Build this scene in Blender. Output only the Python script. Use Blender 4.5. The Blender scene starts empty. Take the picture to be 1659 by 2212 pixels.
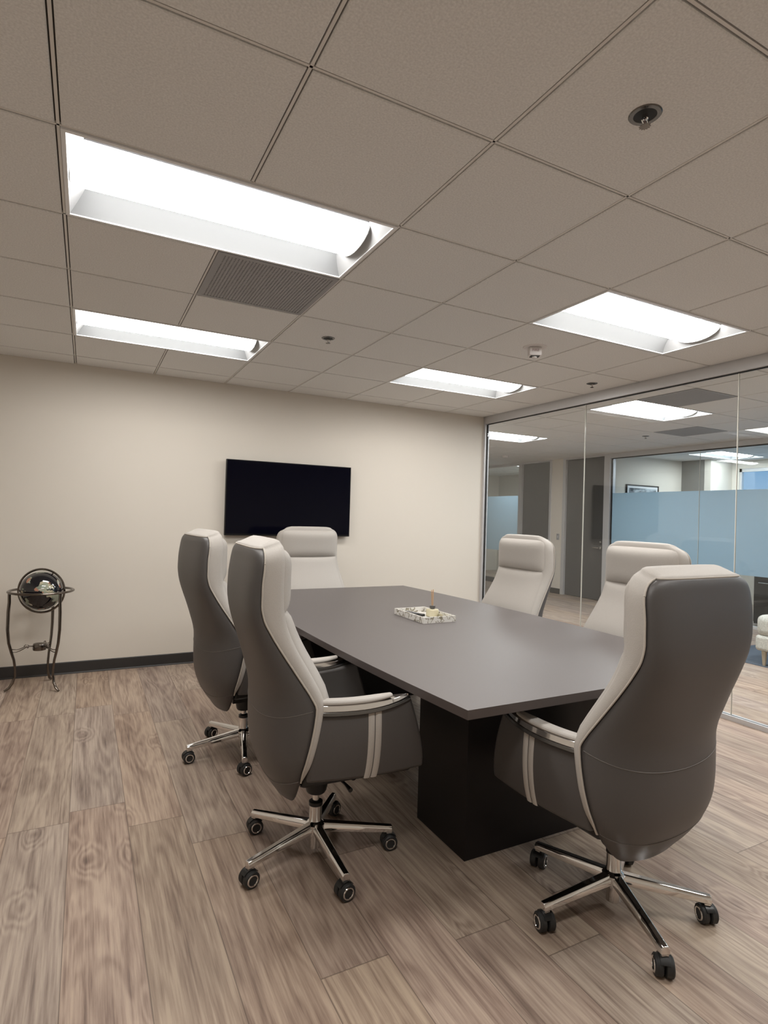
import bpy, math, random
from mathutils import Vector, Matrix
random.seed(7)
PI = math.pi
S = bpy.context.scene
COL = S.collection

# ------------------------------------------------------------------ camera, world, exposure
H = 2.5623            # ceiling height
T = 0.6096            # ceiling grid module
WY = 3.9447           # television wall
GX = 4.22             # glass partition
CX2 = 8.10            # far corridor wall

cam = bpy.data.cameras.new('camera')
cam.sensor_fit = 'VERTICAL'
cam.sensor_height = 36.0
cam.lens = 36.0 * 1237.5271 / 2212.0
cam.clip_start = 0.02
camo = bpy.data.objects.new('camera', cam)
COL.objects.link(camo)
yaw, pitch, roll = -0.4795, 0.0073, 0.0289
cy_, sy_ = math.cos(yaw), math.sin(yaw)
cp_, sp_ = math.cos(pitch), math.sin(pitch)
fwd = Vector((-sy_ * cp_, cy_ * cp_, sp_))
rgt = Vector((cy_, sy_, 0))
upv = rgt.cross(fwd)
r2 = math.cos(roll) * rgt + math.sin(roll) * upv
u2 = -math.sin(roll) * rgt + math.cos(roll) * upv
m = Matrix((r2, u2, -fwd)).transposed().to_4x4()
m.translation = Vector((0.1123, -1.4502, 1.3762))
camo.matrix_world = m
S.camera = camo

S.view_settings.view_transform = 'Standard'
S.view_settings.look = 'None'
S.view_settings.gamma = 1
S.view_settings.use_curve_mapping = False
S.view_settings.exposure = 0.85
S.cycles.use_denoising = True
S.cycles.use_adaptive_sampling = True
S.cycles.adaptive_threshold = 0.018
S.cycles.max_bounces = 9
S.cycles.diffuse_bounces = 5
S.cycles.glossy_bounces = 4
S.cycles.transparent_max_bounces = 16
S.cycles.transmission_bounces = 4
S.cycles.sample_clamp_indirect = 6
S.cycles.caustics_reflective = False
S.cycles.caustics_refractive = False

w = bpy.data.worlds.new('sky')
S.world = w
w.use_nodes = True
w.node_tree.nodes['Background'].inputs[0].default_value = (0.33, 0.52, 0.75, 1)
w.node_tree.nodes['Background'].inputs[1].default_value = 1.0

LAMP = 12.0           # brightness of the ceiling fixtures' lenses
LAMP_COL = (1.0, 0.975, 0.94)

# ------------------------------------------------------------------ materials
MATS = {}
def nodemat(name):
    mt = bpy.data.materials.new(name)
    mt.use_nodes = True
    nt = mt.node_tree
    b = nt.nodes['Principled BSDF']
    MATS[name] = mt
    return mt, nt, b
def N(nt, typ, **kw):
    n = nt.nodes.new(typ)
    for k, v in kw.items():
        if k in n.inputs.keys() if isinstance(k, str) else False:
            n.inputs[k].default_value = v
        else:
            setattr(n, k, v)
    return n
def simple(name, col, rough=0.5, metal=0.0, bump=0.0, bscale=200.0, var=0.0, spec=0.5, coat=0.0, sheen=0.0, emit=None):
    mt, nt, b = nodemat(name)
    b.inputs['Base Color'].default_value = (*col, 1)
    b.inputs['Roughness'].default_value = rough
    b.inputs['Metallic'].default_value = metal
    b.inputs['Specular IOR Level'].default_value = spec
    b.inputs['Coat Weight'].default_value = coat
    b.inputs['Sheen Weight'].default_value = sheen
    if emit:
        b.inputs['Emission Color'].default_value = (*emit[0], 1)
        b.inputs['Emission Strength'].default_value = emit[1]
    tc = nt.nodes.new('ShaderNodeTexCoord')
    if bump or var:
        n = nt.nodes.new('ShaderNodeTexNoise')
        n.inputs['Scale'].default_value = bscale
        n.inputs['Detail'].default_value = 4
        nt.links.new(tc.outputs['Object'], n.inputs['Vector'])
        if bump:
            bp = nt.nodes.new('ShaderNodeBump')
            bp.inputs['Strength'].default_value = bump
            bp.inputs['Distance'].default_value = 0.002
            nt.links.new(n.outputs['Fac'], bp.inputs['Height'])
            nt.links.new(bp.outputs['Normal'], b.inputs['Normal'])
        if var:
            r = nt.nodes.new('ShaderNodeValToRGB')
            lo = [c * (1 - var) for c in col]; hi = [min(1, c * (1 + var)) for c in col]
            r.color_ramp.elements[0].position = 0.3
            r.color_ramp.elements[1].position = 0.7
            r.color_ramp.elements[0].color = (*lo, 1)
            r.color_ramp.elements[1].color = (*hi, 1)
            nt.links.new(n.outputs['Fac'], r.inputs['Fac'])
            nt.links.new(r.outputs['Color'], b.inputs['Base Color'])
    return mt

WALL = simple('wall_paint', (0.69, 0.645, 0.575), 0.75, bump=0.15, bscale=350)
TILE = simple('ceiling_tile', (0.765, 0.765, 0.755), 0.9, bump=0.8, bscale=160, var=0.10)
GRID = simple('grid_metal', (0.74, 0.72, 0.69), 0.5)
DARKGAP = simple('shadow_gap', (0.08, 0.075, 0.07), 0.9)
BASEB = simple('black_rubber_base', (0.028, 0.026, 0.025), 0.5)
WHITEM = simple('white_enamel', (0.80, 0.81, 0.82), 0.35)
REFL = simple('dimmed_white_reflector', (0.29, 0.302, 0.31), 0.45)  # white paint, greyed in its colour to tone down the lens light
ENDM = simple('dimmed_white_end_plate', (0.45, 0.46, 0.47), 0.45)  # white plate, base colour darkened so the lens does not burn it out
SILVER = simple('brushed_aluminium', (0.62, 0.62, 0.63), 0.42, metal=0.35)
GASKET = simple('black_gasket', (0.01, 0.01, 0.01), 0.6)
SILIC = simple('clear_joint', (0.85, 0.83, 0.76), 0.15)
CHROME = simple('chrome', (0.80, 0.79, 0.78), 0.07, metal=1.0)
LEATHER = simple('dark_grey_leather', (0.086, 0.080, 0.078), 0.42, bump=0.25, bscale=900, spec=0.45)
LIGHTF = simple('light_beige_leather', (0.455, 0.425, 0.392), 0.62, bump=0.35, bscale=420, var=0.045, spec=0.35)
STITCH = simple('seam_thread', (0.50, 0.46, 0.41), 0.7)
DSTITCH = simple('dark_seam_thread', (0.155, 0.14, 0.13), 0.7)
BLACKP = simple('black_plastic', (0.012, 0.012, 0.012), 0.35)
RUBBER = simple('black_rubber', (0.02, 0.02, 0.02), 0.55)
RAIL = simple('dark_chrome_rail', (0.16, 0.155, 0.15), 0.22, metal=0.85)
TABLE = simple('grey_brown_laminate', (0.122, 0.108, 0.105), 0.47, bump=0.06, bscale=600, spec=0.5)
TABLEE = simple('laminate_edge', (0.075, 0.060, 0.056), 0.4)
TBASE = simple('espresso_laminate', (0.012, 0.009, 0.009), 0.5, spec=0.3)
SCREEN = simple('black_screen', (0.002, 0.002, 0.006), 0.10, spec=0.12)
BEZEL = simple('black_bezel', (0.003, 0.003, 0.003), 0.35, spec=0.3)
GUN = simple('dark_nickel', (0.17, 0.148, 0.130), 0.20, metal=1.0)
DOORG = simple('grey_door_laminate', (0.075, 0.073, 0.070), 0.5)
GREYW = simple('grey_wall_paint', (0.20, 0.19, 0.175), 0.8)
VENTM = simple('grey_perforated_metal', (0.33, 0.33, 0.34), 0.6)
RUGM = simple('blue_grey_rug', (0.10, 0.125, 0.16), 0.95, bump=0.8, bscale=120, var=0.25)
SOFAM = simple('pale_grey_upholstery', (0.50, 0.50, 0.46), 0.85, bump=0.5, bscale=90, var=0.22)
LEGW = simple('pale_wood', (0.42, 0.36, 0.27), 0.5)
REED = simple('light_reed_wood', (0.62, 0.36, 0.16), 0.6)
CAPM = simple('grey_bottle_cap', (0.17, 0.165, 0.16), 0.3, metal=0.6)
LENS2 = simple('lit_corridor_lens', (0.9, 0.9, 0.9), 0.5, emit=((0.97, 0.985, 1.0), LAMP * 2.0))
LENS3 = simple('lit_office_lens', (0.9, 0.9, 0.9), 0.5, emit=((0.95, 0.98, 1.0), LAMP * 1.5))
LENS = simple('lit_lens', (0.9, 0.9, 0.9), 0.5, emit=(LAMP_COL, LAMP))
STROBEW = simple('white_device_plastic', (0.72, 0.69, 0.68), 0.5)
LETTER = simple('red_grey_letters', (0.36, 0.25, 0.24), 0.6)
LIQUID = simple('pale_yellow_bottle', (0.66, 0.60, 0.42), 0.15, spec=0.6)
STONE = simple('olive_stone', (0.35, 0.31, 0.20), 0.5)
SKYL = simple('exterior_facade', (0.5, 0.55, 0.6), 0.8)
BLIND = simple('white_board', (0.75, 0.78, 0.76), 0.5)

# vinyl wood planks, running along y
def floor_material():
    mt, nt, b = nodemat('wood_plank_floor')
    L = nt.links.new
    def math_(op, a, bb=None, clamp=False):
        n = nt.nodes.new('ShaderNodeMath'); n.operation = op; n.use_clamp = clamp
        for i, v in enumerate((a, bb)):
            if v is None: continue
            if isinstance(v, (int, float)): n.inputs[i].default_value = v
            else: L(v, n.inputs[i])
        return n.outputs[0]
    tc = nt.nodes.new('ShaderNodeTexCoord')
    sp = nt.nodes.new('ShaderNodeSeparateXYZ'); L(tc.outputs['Object'], sp.inputs[0])
    x = math_('DIVIDE', math_('ADD', sp.outputs[0], 20 * 0.2275 - 0.086), 0.2275)
    col = math_('FLOOR', x)
    fx = math_('FRACT', x)
    wn = nt.nodes.new('ShaderNodeTexWhiteNoise'); wn.noise_dimensions = '1D'; L(col, wn.inputs['W'])
    y = math_('ADD', math_('DIVIDE', sp.outputs[1], 1.50), math_('ADD', math_('MULTIPLY', wn.outputs['Value'], 3.7), 20))
    row = math_('FLOOR', y)
    fy = math_('FRACT', y)
    idv = nt.nodes.new('ShaderNodeCombineXYZ'); L(col, idv.inputs[0]); L(row, idv.inputs[1])
    wn2 = nt.nodes.new('ShaderNodeTexWhiteNoise'); wn2.noise_dimensions = '3D'; L(idv.outputs[0], wn2.inputs['Vector'])
    # local plank coordinates with a random offset
    off = nt.nodes.new('ShaderNodeVectorMath'); off.operation = 'SCALE'; L(wn2.outputs['Color'], off.inputs[0]); off.inputs['Scale'].default_value = 37.0
    pos = nt.nodes.new('ShaderNodeVectorMath'); pos.operation = 'ADD'; L(tc.outputs['Object'], pos.inputs[0]); L(off.outputs[0], pos.inputs[1])
    def mapped(sx, sy):
        mp = nt.nodes.new('ShaderNodeMapping'); mp.inputs['Scale'].default_value = (sx, sy, 1); L(pos.outputs[0], mp.inputs['Vector']); return mp.outputs[0]
    # slow warp -> growth rings -> cathedral figure
    nw = nt.nodes.new('ShaderNodeTexNoise'); nw.inputs['Scale'].default_value = 1.0; nw.inputs['Detail'].default_value = 3.0; nw.inputs['Distortion'].default_value = 0.6
    L(mapped(5.5, 0.62), nw.inputs['Vector'])
    # knots
    vo = nt.nodes.new('ShaderNodeTexVoronoi'); vo.inputs['Scale'].default_value = 1.0; vo.inputs['Randomness'].default_value = 1.0
    L(mapped(5.0, 2.6), vo.inputs['Vector'])
    kn = nt.nodes.new('ShaderNodeMapRange'); kn.inputs['From Min'].default_value = 0.0; kn.inputs['From Max'].default_value = 0.42; kn.interpolation_type = 'SMOOTHSTEP'
    kn.inputs['To Min'].default_value = 1.0; kn.inputs['To Max'].default_value = 0.0; L(vo.outputs['Distance'], kn.inputs['Value'])
    krnd = nt.nodes.new('ShaderNodeSeparateColor'); L(vo.outputs['Color'], krnd.inputs[0])
    ksel = math_('GREATER_THAN', krnd.outputs[0], 0.55)
    knot = math_('MULTIPLY', kn.outputs[0], ksel)
    rings = math_('SINE', math_('ADD', math_('MULTIPLY', nw.outputs['Fac'], 70.0), math_('MULTIPLY', knot, 16.0)))
    rings = math_('MULTIPLY', math_('ADD', rings, 1.0), 0.5)
    # fine fibres
    nf = nt.nodes.new('ShaderNodeTexNoise'); nf.inputs['Scale'].default_value = 1.0; nf.inputs['Detail'].default_value = 6.0; nf.inputs['Roughness'].default_value = 0.65
    L(mapped(120.0, 4.0), nf.inputs['Vector'])
    nm = nt.nodes.new('ShaderNodeTexNoise'); nm.inputs['Scale'].default_value = 1.0; nm.inputs['Detail'].default_value = 3.0
    L(mapped(16.0, 1.6), nm.inputs['Vector'])
    v = math_('ADD', math_('MULTIPLY', rings, 0.12), math_('MULTIPLY', nf.outputs['Fac'], 0.70))
    v = math_('ADD', v, math_('MULTIPLY', nm.outputs['Fac'], 0.46))
    v = math_('SUBTRACT', v, math_('MULTIPLY', math_('POWER', knot, 5.0), 0.20))
    rp = nt.nodes.new('ShaderNodeValToRGB'); L(v, rp.inputs['Fac'])
    e = rp.color_ramp.elements
    e[0].position = 0.36; e[0].color = (0.120, 0.083, 0.064, 1)
    e[1].position = 0.80; e[1].color = (0.49, 0.385, 0.30, 1)
    a = e.new(0.49); a.color = (0.250, 0.178, 0.138, 1)
    a = e.new(0.62); a.color = (0.360, 0.270, 0.210, 1)
    hs = nt.nodes.new('ShaderNodeHueSaturation'); L(rp.outputs['Color'], hs.inputs['Color'])
    sc = nt.nodes.new('ShaderNodeSeparateColor'); L(wn2.outputs['Color'], sc.inputs[0])
    L(math_('ADD', 0.92, math_('MULTIPLY', sc.outputs[0], 0.15)), hs.inputs['Value'])
    L(math_('ADD', 0.84, math_('MULTIPLY', sc.outputs[1], 0.26)), hs.inputs['Saturation'])
    L(math_('ADD', 0.494, math_('MULTIPLY', sc.outputs[2], 0.012)), hs.inputs['Hue'])
    # seams
    ex = math_('MINIMUM', fx, math_('SUBTRACT', 1.0, fx))
    ey = math_('MINIMUM', fy, math_('SUBTRACT', 1.0, fy))
    sx_ = math_('LESS_THAN', ex, 0.0075)
    sy2 = math_('LESS_THAN', ey, 0.0014)
    seam = math_('MAXIMUM', sx_, sy2)
    mx = nt.nodes.new('ShaderNodeMix'); mx.data_type = 'RGBA'
    L(math_('MULTIPLY', seam, 0.55), mx.inputs['Factor'])
    L(hs.outputs['Color'], mx.inputs[6]); mx.inputs[7].default_value = (0.06, 0.04, 0.03, 1)
    L(mx.outputs[2], b.inputs['Base Color'])
    b.inputs['Roughness'].default_value = 0.48
    b.inputs['Specular IOR Level'].default_value = 0.4
    bp = nt.nodes.new('ShaderNodeBump'); bp.inputs['Strength'].default_value = 0.12; bp.inputs['Distance'].default_value = 0.002
    L(math_('SUBTRACT', v, seam), bp.inputs['Height']); L(bp.outputs['Normal'], b.inputs['Normal'])
    return mt
FLOOR = floor_material()

def glass_material(name, tint, refl=1.0):
    mt = bpy.data.materials.new(name); mt.use_nodes = True
    nt = mt.node_tree; nt.nodes.clear(); L = nt.links.new
    out = nt.nodes.new('ShaderNodeOutputMaterial')
    tr = nt.nodes.new('ShaderNodeBsdfTransparent'); tr.inputs[0].default_value = (*tint, 1)
    gl = nt.nodes.new('ShaderNodeBsdfGlossy'); gl.inputs['Roughness'].default_value = 0.0
    gl.inputs['Color'].default_value = (refl, refl, refl, 1)
    ge = nt.nodes.new('ShaderNodeNewGeometry')
    mr = nt.nodes.new('ShaderNodeMapRange'); L(ge.outputs['Backfacing'], mr.inputs['Value'])
    mr.inputs['To Min'].default_value = 1.45; mr.inputs['To Max'].default_value = 1 / 1.45
    fr = nt.nodes.new('ShaderNodeFresnel'); L(mr.outputs[0], fr.inputs['IOR'])
    mx = nt.nodes.new('ShaderNodeMixShader'); L(fr.outputs[0], mx.inputs[0]); L(tr.outputs[0], mx.inputs[1]); L(gl.outputs[0], mx.inputs[2])
    L(mx.outputs[0], out.inputs[0])
    return mt
GLASS = glass_material('clear_glass', (0.975, 0.985, 0.98))
GLASS2 = glass_material('cool_tinted_glass', (0.93, 0.965, 0.975))

def frost_material():
    mt = bpy.data.materials.new('frosted_film'); mt.use_nodes = True
    nt = mt.node_tree; nt.nodes.clear(); L = nt.links.new
    out = nt.nodes.new('ShaderNodeOutputMaterial')
    tl = nt.nodes.new('ShaderNodeBsdfTranslucent'); tl.inputs[0].default_value = (0.78, 0.90, 0.98, 1)  # blue glow of the window daylight is put into the film tint
    df = nt.nodes.new('ShaderNodeBsdfDiffuse'); df.inputs[0].default_value = (0.62, 0.73, 0.80, 1)
    m1 = nt.nodes.new('ShaderNodeMixShader'); m1.inputs[0].default_value = 0.42
    L(tl.outputs[0], m1.inputs[1]); L(df.outputs[0], m1.inputs[2])
    gl = nt.nodes.new('ShaderNodeBsdfGlossy'); gl.inputs['Roughness'].default_value = 0.12
    m2 = nt.nodes.new('ShaderNodeMixShader'); m2.inputs[0].default_value = 0.05
    L(m1.outputs[0], m2.inputs[1]); L(gl.outputs[0], m2.inputs[2]); L(m2.outputs[0], out.inputs[0])
    return mt
FROST = frost_material()

def tray_material():
    mt, nt, b = nodemat('white_marbled_resin')
    tc = nt.nodes.new('ShaderNodeTexCoord')
    n = nt.nodes.new('ShaderNodeTexNoise'); n.inputs['Scale'].default_value = 13; n.inputs['Detail'].default_value = 2.0; n.inputs['Distortion'].default_value = 1.6
    nt.links.new(tc.outputs['Object'], n.inputs['Vector'])
    r = nt.nodes.new('ShaderNodeValToRGB'); nt.links.new(n.outputs['Fac'], r.inputs[0])
    e = r.color_ramp.elements
    e[0].position = 0.50; e[0].color = (0.74, 0.72, 0.68, 1)
    e[1].position = 0.66; e[1].color = (0.70, 0.68, 0.62, 1)
    a = e.new(0.530); a.color = (0.24, 0.21, 0.15, 1)
    a = e.new(0.560); a.color = (0.30, 0.27, 0.20, 1)
    a = e.new(0.58); a.color = (0.72, 0.70, 0.66, 1)
    nt.links.new(r.outputs[0], b.inputs['Base Color']); b.inputs['Roughness'].default_value = 0.25
    return mt
TRAY = tray_material()

def globe_material():
    mt, nt, b = nodemat('gemstone_globe_surface')
    tc = nt.nodes.new('ShaderNodeTexCoord'); L = nt.links.new
    n = nt.nodes.new('ShaderNodeTexNoise'); n.inputs['Scale'].default_value = 11; n.inputs['Detail'].default_value = 5; n.inputs['Distortion'].default_value = 0.4
    L(tc.outputs['Object'], n.inputs['Vector'])
    mk = nt.nodes.new('ShaderNodeValToRGB'); L(n.outputs['Fac'], mk.inputs[0])
    mk.color_ramp.elements[0].position = 0.53; mk.color_ramp.elements[1].position = 0.545
    vo = nt.nodes.new('ShaderNodeTexVoronoi'); vo.inputs['Scale'].default_value = 28; L(tc.outputs['Object'], vo.inputs['Vector'])
    sc = nt.nodes.new('ShaderNodeSeparateColor'); L(vo.outputs['Color'], sc.inputs[0])
    cr = nt.nodes.new('ShaderNodeValToRGB'); cr.color_ramp.interpolation = 'CONSTANT'; L(sc.outputs[0], cr.inputs[0])
    e = cr.color_ramp.elements
    e[0].position = 0; e[0].color = (0.34, 0.36, 0.28, 1)
    e[1].position = 0.8; e[1].color = (0.50, 0.47, 0.42, 1)
    for p, c in ((0.25, (0.42, 0.20, 0.13, 1)), (0.45, (0.24, 0.28, 0.22, 1)), (0.62, (0.46, 0.42, 0.30, 1))):
        a = e.new(p); a.color = c
    mx = nt.nodes.new('ShaderNodeMix'); mx.data_type = 'RGBA'
    L(mk.outputs[0], mx.inputs['Factor']); mx.inputs[6].default_value = (0.004, 0.004, 0.008, 1); L(cr.outputs[0], mx.inputs[7])
    L(mx.outputs[2], b.inputs['Base Color']); b.inputs['Roughness'].default_value = 0.08; b.inputs['Coat Weight'].default_value = 0.5
    return mt
GLOBE = globe_material()

def art_material():
    mt, nt, b = nodemat('grey_abstract_print')
    tc = nt.nodes.new('ShaderNodeTexCoord')
    mp = nt.nodes.new('ShaderNodeMapping'); mp.inputs['Scale'].default_value = (2, 1, 5)
    n = nt.nodes.new('ShaderNodeTexNoise'); n.inputs['Scale'].default_value = 2.2; n.inputs['Detail'].default_value = 5
    nt.links.new(tc.outputs['Object'], mp.inputs[0]); nt.links.new(mp.outputs[0], n.inputs['Vector'])
    r = nt.nodes.new('ShaderNodeValToRGB'); nt.links.new(n.outputs['Fac'], r.inputs[0])
    r.color_ramp.elements[0].position = 0.42; r.color_ramp.elements[0].color = (0.02, 0.03, 0.04, 1)
    r.color_ramp.elements[1].position = 0.6; r.color_ramp.elements[1].color = (0.5, 0.56, 0.6, 1)
    nt.links.new(r.outputs[0], b.inputs['Base Color'])
    return mt
ART = art_material()

# ------------------------------------------------------------------ mesh helpers
class MB:
    def __init__(s):
        s.v = []; s.f = []; s.mi = []; s.cur = 0
    def face(s, idx):
        s.f.append(tuple(idx)); s.mi.append(s.cur)
    def add(s, vs, fs):
        o = len(s.v); s.v.extend([tuple(p) for p in vs])
        for f in fs: s.face([i + o for i in f])
        return s
    def box(s, x0, x1, y0, y1, z0, z1):
        vs = [(x, y, z) for z in (z0, z1) for y in (y0, y1) for x in (x0, x1)]
        return s.add(vs, [(0, 2, 3, 1), (4, 5, 7, 6), (0, 1, 5, 4), (2, 6, 7, 3), (0, 4, 6, 2), (1, 3, 7, 5)])
    def grid(s, rows, closed=False):
        o = len(s.v); n = len(rows[0])
        for r in rows: s.v.extend([tuple(p) for p in r])
        for i in range(len(rows) - 1):
            for j in range(n if closed else n - 1):
                k = (j + 1) % n
                s.face((o + i * n + j, o + i * n + k, o + (i + 1) * n + k, o + (i + 1) * n + j))
        return o
    def ngon(s, pts):
        o = len(s.v); s.v.extend([tuple(p) for p in pts]); s.face(range(o, o + len(pts))); return s
    def lathe(s, prof, c=(0, 0, 0), n=24, axis='z', caps=True):
        rows = []
        for r, h in prof:
            row = []
            for k in range(n):
                a = 2 * PI * k / n
                p = (r * math.cos(a), r * math.sin(a), h)
                if axis == 'x': p = (p[2], p[0], p[1])
                elif axis == 'y': p = (p[1], p[2], p[0])
                row.append((p[0] + c[0], p[1] + c[1], p[2] + c[2]))
            rows.append(row)
        o = s.grid(rows, True)
        if caps:
            s.face(list(range(o, o + n))[::-1])
            L = o + (len(rows) - 1) * n
            s.face(range(L, L + n))
        return s
    def tube(s, pts, r, n=10, closed=False, flat=None, caps=True):
        pts = [Vector(p) for p in pts]; m_ = len(pts)
        rows = []; prev = None
        for i, p in enumerate(pts):
            if closed: t = pts[(i + 1) % m_] - pts[i - 1]
            else: t = pts[min(i + 1, m_ - 1)] - pts[max(i - 1, 0)]
            t.normalize()
            if prev is None:
                ref = Vector((0, 0, 1)) if abs(t.z) < 0.9 else Vector((1, 0, 0))
                a = t.cross(ref).normalized()
            else:
                a = (prev - t * prev.dot(t)).normalized()
            prev = a; b = t.cross(a)
            rr = r[i] if isinstance(r, (list, tuple)) else r
            fl = flat or 1.0
            rows.append([p + a * (rr * math.cos(2 * PI * k / n)) + b * (rr * fl * math.sin(2 * PI * k / n)) for k in range(n)])
        if closed: rows.append(rows[0])
        o = s.grid(rows, True)
        if not closed and caps:
            s.face(list(range(o, o + n))[::-1]); L = o + (len(rows) - 1) * n; s.face(range(L, L + n))
        return s
    def prism(s, poly, z0, z1):
        n = len(poly)
        o = len(s.v)
        s.v.extend([(x, y, z0) for x, y in poly]); s.v.extend([(x, y, z1) for x, y in poly])
        s.face(list(range(o, o + n))[::-1]); s.face(range(o + n, o + 2 * n))
        for i in range(n):
            j = (i + 1) % n
            s.face((o + i, o + j, o + n + j, o + n + i))
        return s
    def build(s, name, mats, parent=None, bevel=0.0, seg=2, angle=40, sub=0, smooth=True, loc=None, rot=None):
        me = bpy.data.meshes.new(name)
        me.from_pydata(s.v, [], s.f)
        if not isinstance(mats, (list, tuple)): mats = [mats]
        for mm in mats: me.materials.append(mm)
        for p, i in zip(me.polygons, s.mi): p.material_index = i
        me.validate(); me.update()
        import bmesh
        bm = bmesh.new(); bm.from_mesh(me); bmesh.ops.remove_doubles(bm, verts=bm.verts, dist=1e-6)
        bmesh.ops.recalc_face_normals(bm, faces=bm.faces); bm.to_mesh(me); bm.free()
        if smooth:
            for p in me.polygons: p.use_smooth = True
            me.set_sharp_from_angle(angle=math.radians(angle))
        o = bpy.data.objects.new(name, me); COL.objects.link(o)
        if parent is not None: o.parent = parent
        if loc: o.location = loc
        if rot: o.rotation_euler = rot
        if bevel:
            md = o.modifiers.new('bevel', 'BEVEL'); md.width = bevel; md.segments = seg; md.limit_method = 'ANGLE'; md.angle_limit = math.radians(35)
            if smooth: md.harden_normals = False
        if sub:
            md = o.modifiers.new('sub', 'SUBSURF'); md.levels = sub; md.render_levels = sub
        return o

def thing(name, label, cat, loc=(0, 0, 0), rz=0, group=None):
    o = bpy.data.objects.new(name, None); COL.objects.link(o)
    o.empty_display_size = 0.1
    o.location = loc; o.rotation_euler = (0, 0, rz)
    return tag(o, label, cat, group)
def tag(o, label, cat, group=None):
    o['label'] = label; o['category'] = cat
    if group: o['group'] = group
    return o
def struct(o):
    o['kind'] = 'structure'; return o
def bx(name, mat, x0, x1, y0, y1, z0, z1, parent=None, bevel=0.0, st=False):
    o = MB().box(x0, x1, y0, y1, z0, z1).build(name, mat, parent, bevel=bevel, smooth=bevel > 0)
    if st: struct(o)
    return o
def copy_tree(o, parent=None):
    c = o.copy(); COL.objects.link(c)
    if parent is not None: c.parent = parent
    for ch in list(o.children): copy_tree(ch, c)
    return c
def hermite(tab, x):
    # tab: increasing keys, columns interpolated with catmull-rom
    ks = [r[0] for r in tab]
    x = max(ks[0], min(ks[-1], x))
    i = 0
    while i < len(ks) - 2 and x > ks[i + 1]: i += 1
    h = ks[i + 1] - ks[i]; t = (x - ks[i]) / h
    out = []
    for c in range(1, len(tab[0])):
        p1, p2 = tab[i][c], tab[i + 1][c]
        s = (p2 - p1) / h
        def slope(k):
            if k <= 0 or k >= len(ks) - 1: return None
            a = (tab[k][c] - tab[k - 1][c]) / (ks[k] - ks[k - 1]); b = (tab[k + 1][c] - tab[k][c]) / (ks[k + 1] - ks[k])
            return 0 if a * b <= 0 else 2 * a * b / (a + b)
        m1 = slope(i); m2 = slope(i + 1)
        if m1 is None: m1 = s
        if m2 is None: m2 = s
        t2, t3 = t * t, t * t * t
        out.append((2 * t3 - 3 * t2 + 1) * p1 + (t3 - 2 * t2 + t) * h * m1 + (-2 * t3 + 3 * t2) * p2 + (t3 - t2) * h * m2)
    return out

# ------------------------------------------------------------------ the shell of the place
X0, X1 = -1.60, 10.7
Y0, Y1 = -3.60, 11.0
struct(MB().box(X0 - 0.2, X1 + 0.2, Y0 - 0.2, Y1 + 0.2, -0.12, 0.0).build('floor', FLOOR, smooth=False))

G2X, G2Y = -0.18 * T, -0.2 * T      # the corridor's ceiling grid is shifted a little
room_holes = {}
LIGHTS = [
    (0, 1, 'large nearest lit recessed ceiling light, at upper left of the room ceiling'),
    (0, 4, 'lit recessed ceiling light nearest the television wall, above the dark globe side'),
    (4, 1, 'lit recessed ceiling light nearest the glass partition, right of the fire alarm'),
    (4, 4, 'lit recessed ceiling light between television wall and glass partition, far centre of ceiling'),
    (0, -2, None), (4, -2, None)]
LIGHTS2 = [
    (8, 4, 'lit recessed corridor ceiling light seen through the middle glass pane'),
    (8, 8, 'lit recessed corridor ceiling light seen through the pane beside the television wall'),
    (8, 1, 'lit recessed corridor ceiling light at the right edge of the picture behind glass'),
    (8, -2, None)]
hole = set()
for i, j, _ in LIGHTS: hole.add((i, j)); hole.add((i + 1, j))
hole.add((1, 2))
hole2 = set()
for i, j, _ in LIGHTS2: hole2.add((i, j)); hole2.add((i + 1, j))
hole2.add((8, 3)); hole2.add((11, 5))
for i, j in ((15, 7), (14, 13), (14, 1)): hole2.add((i, j)); hole2.add((i + 1, j))

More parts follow.
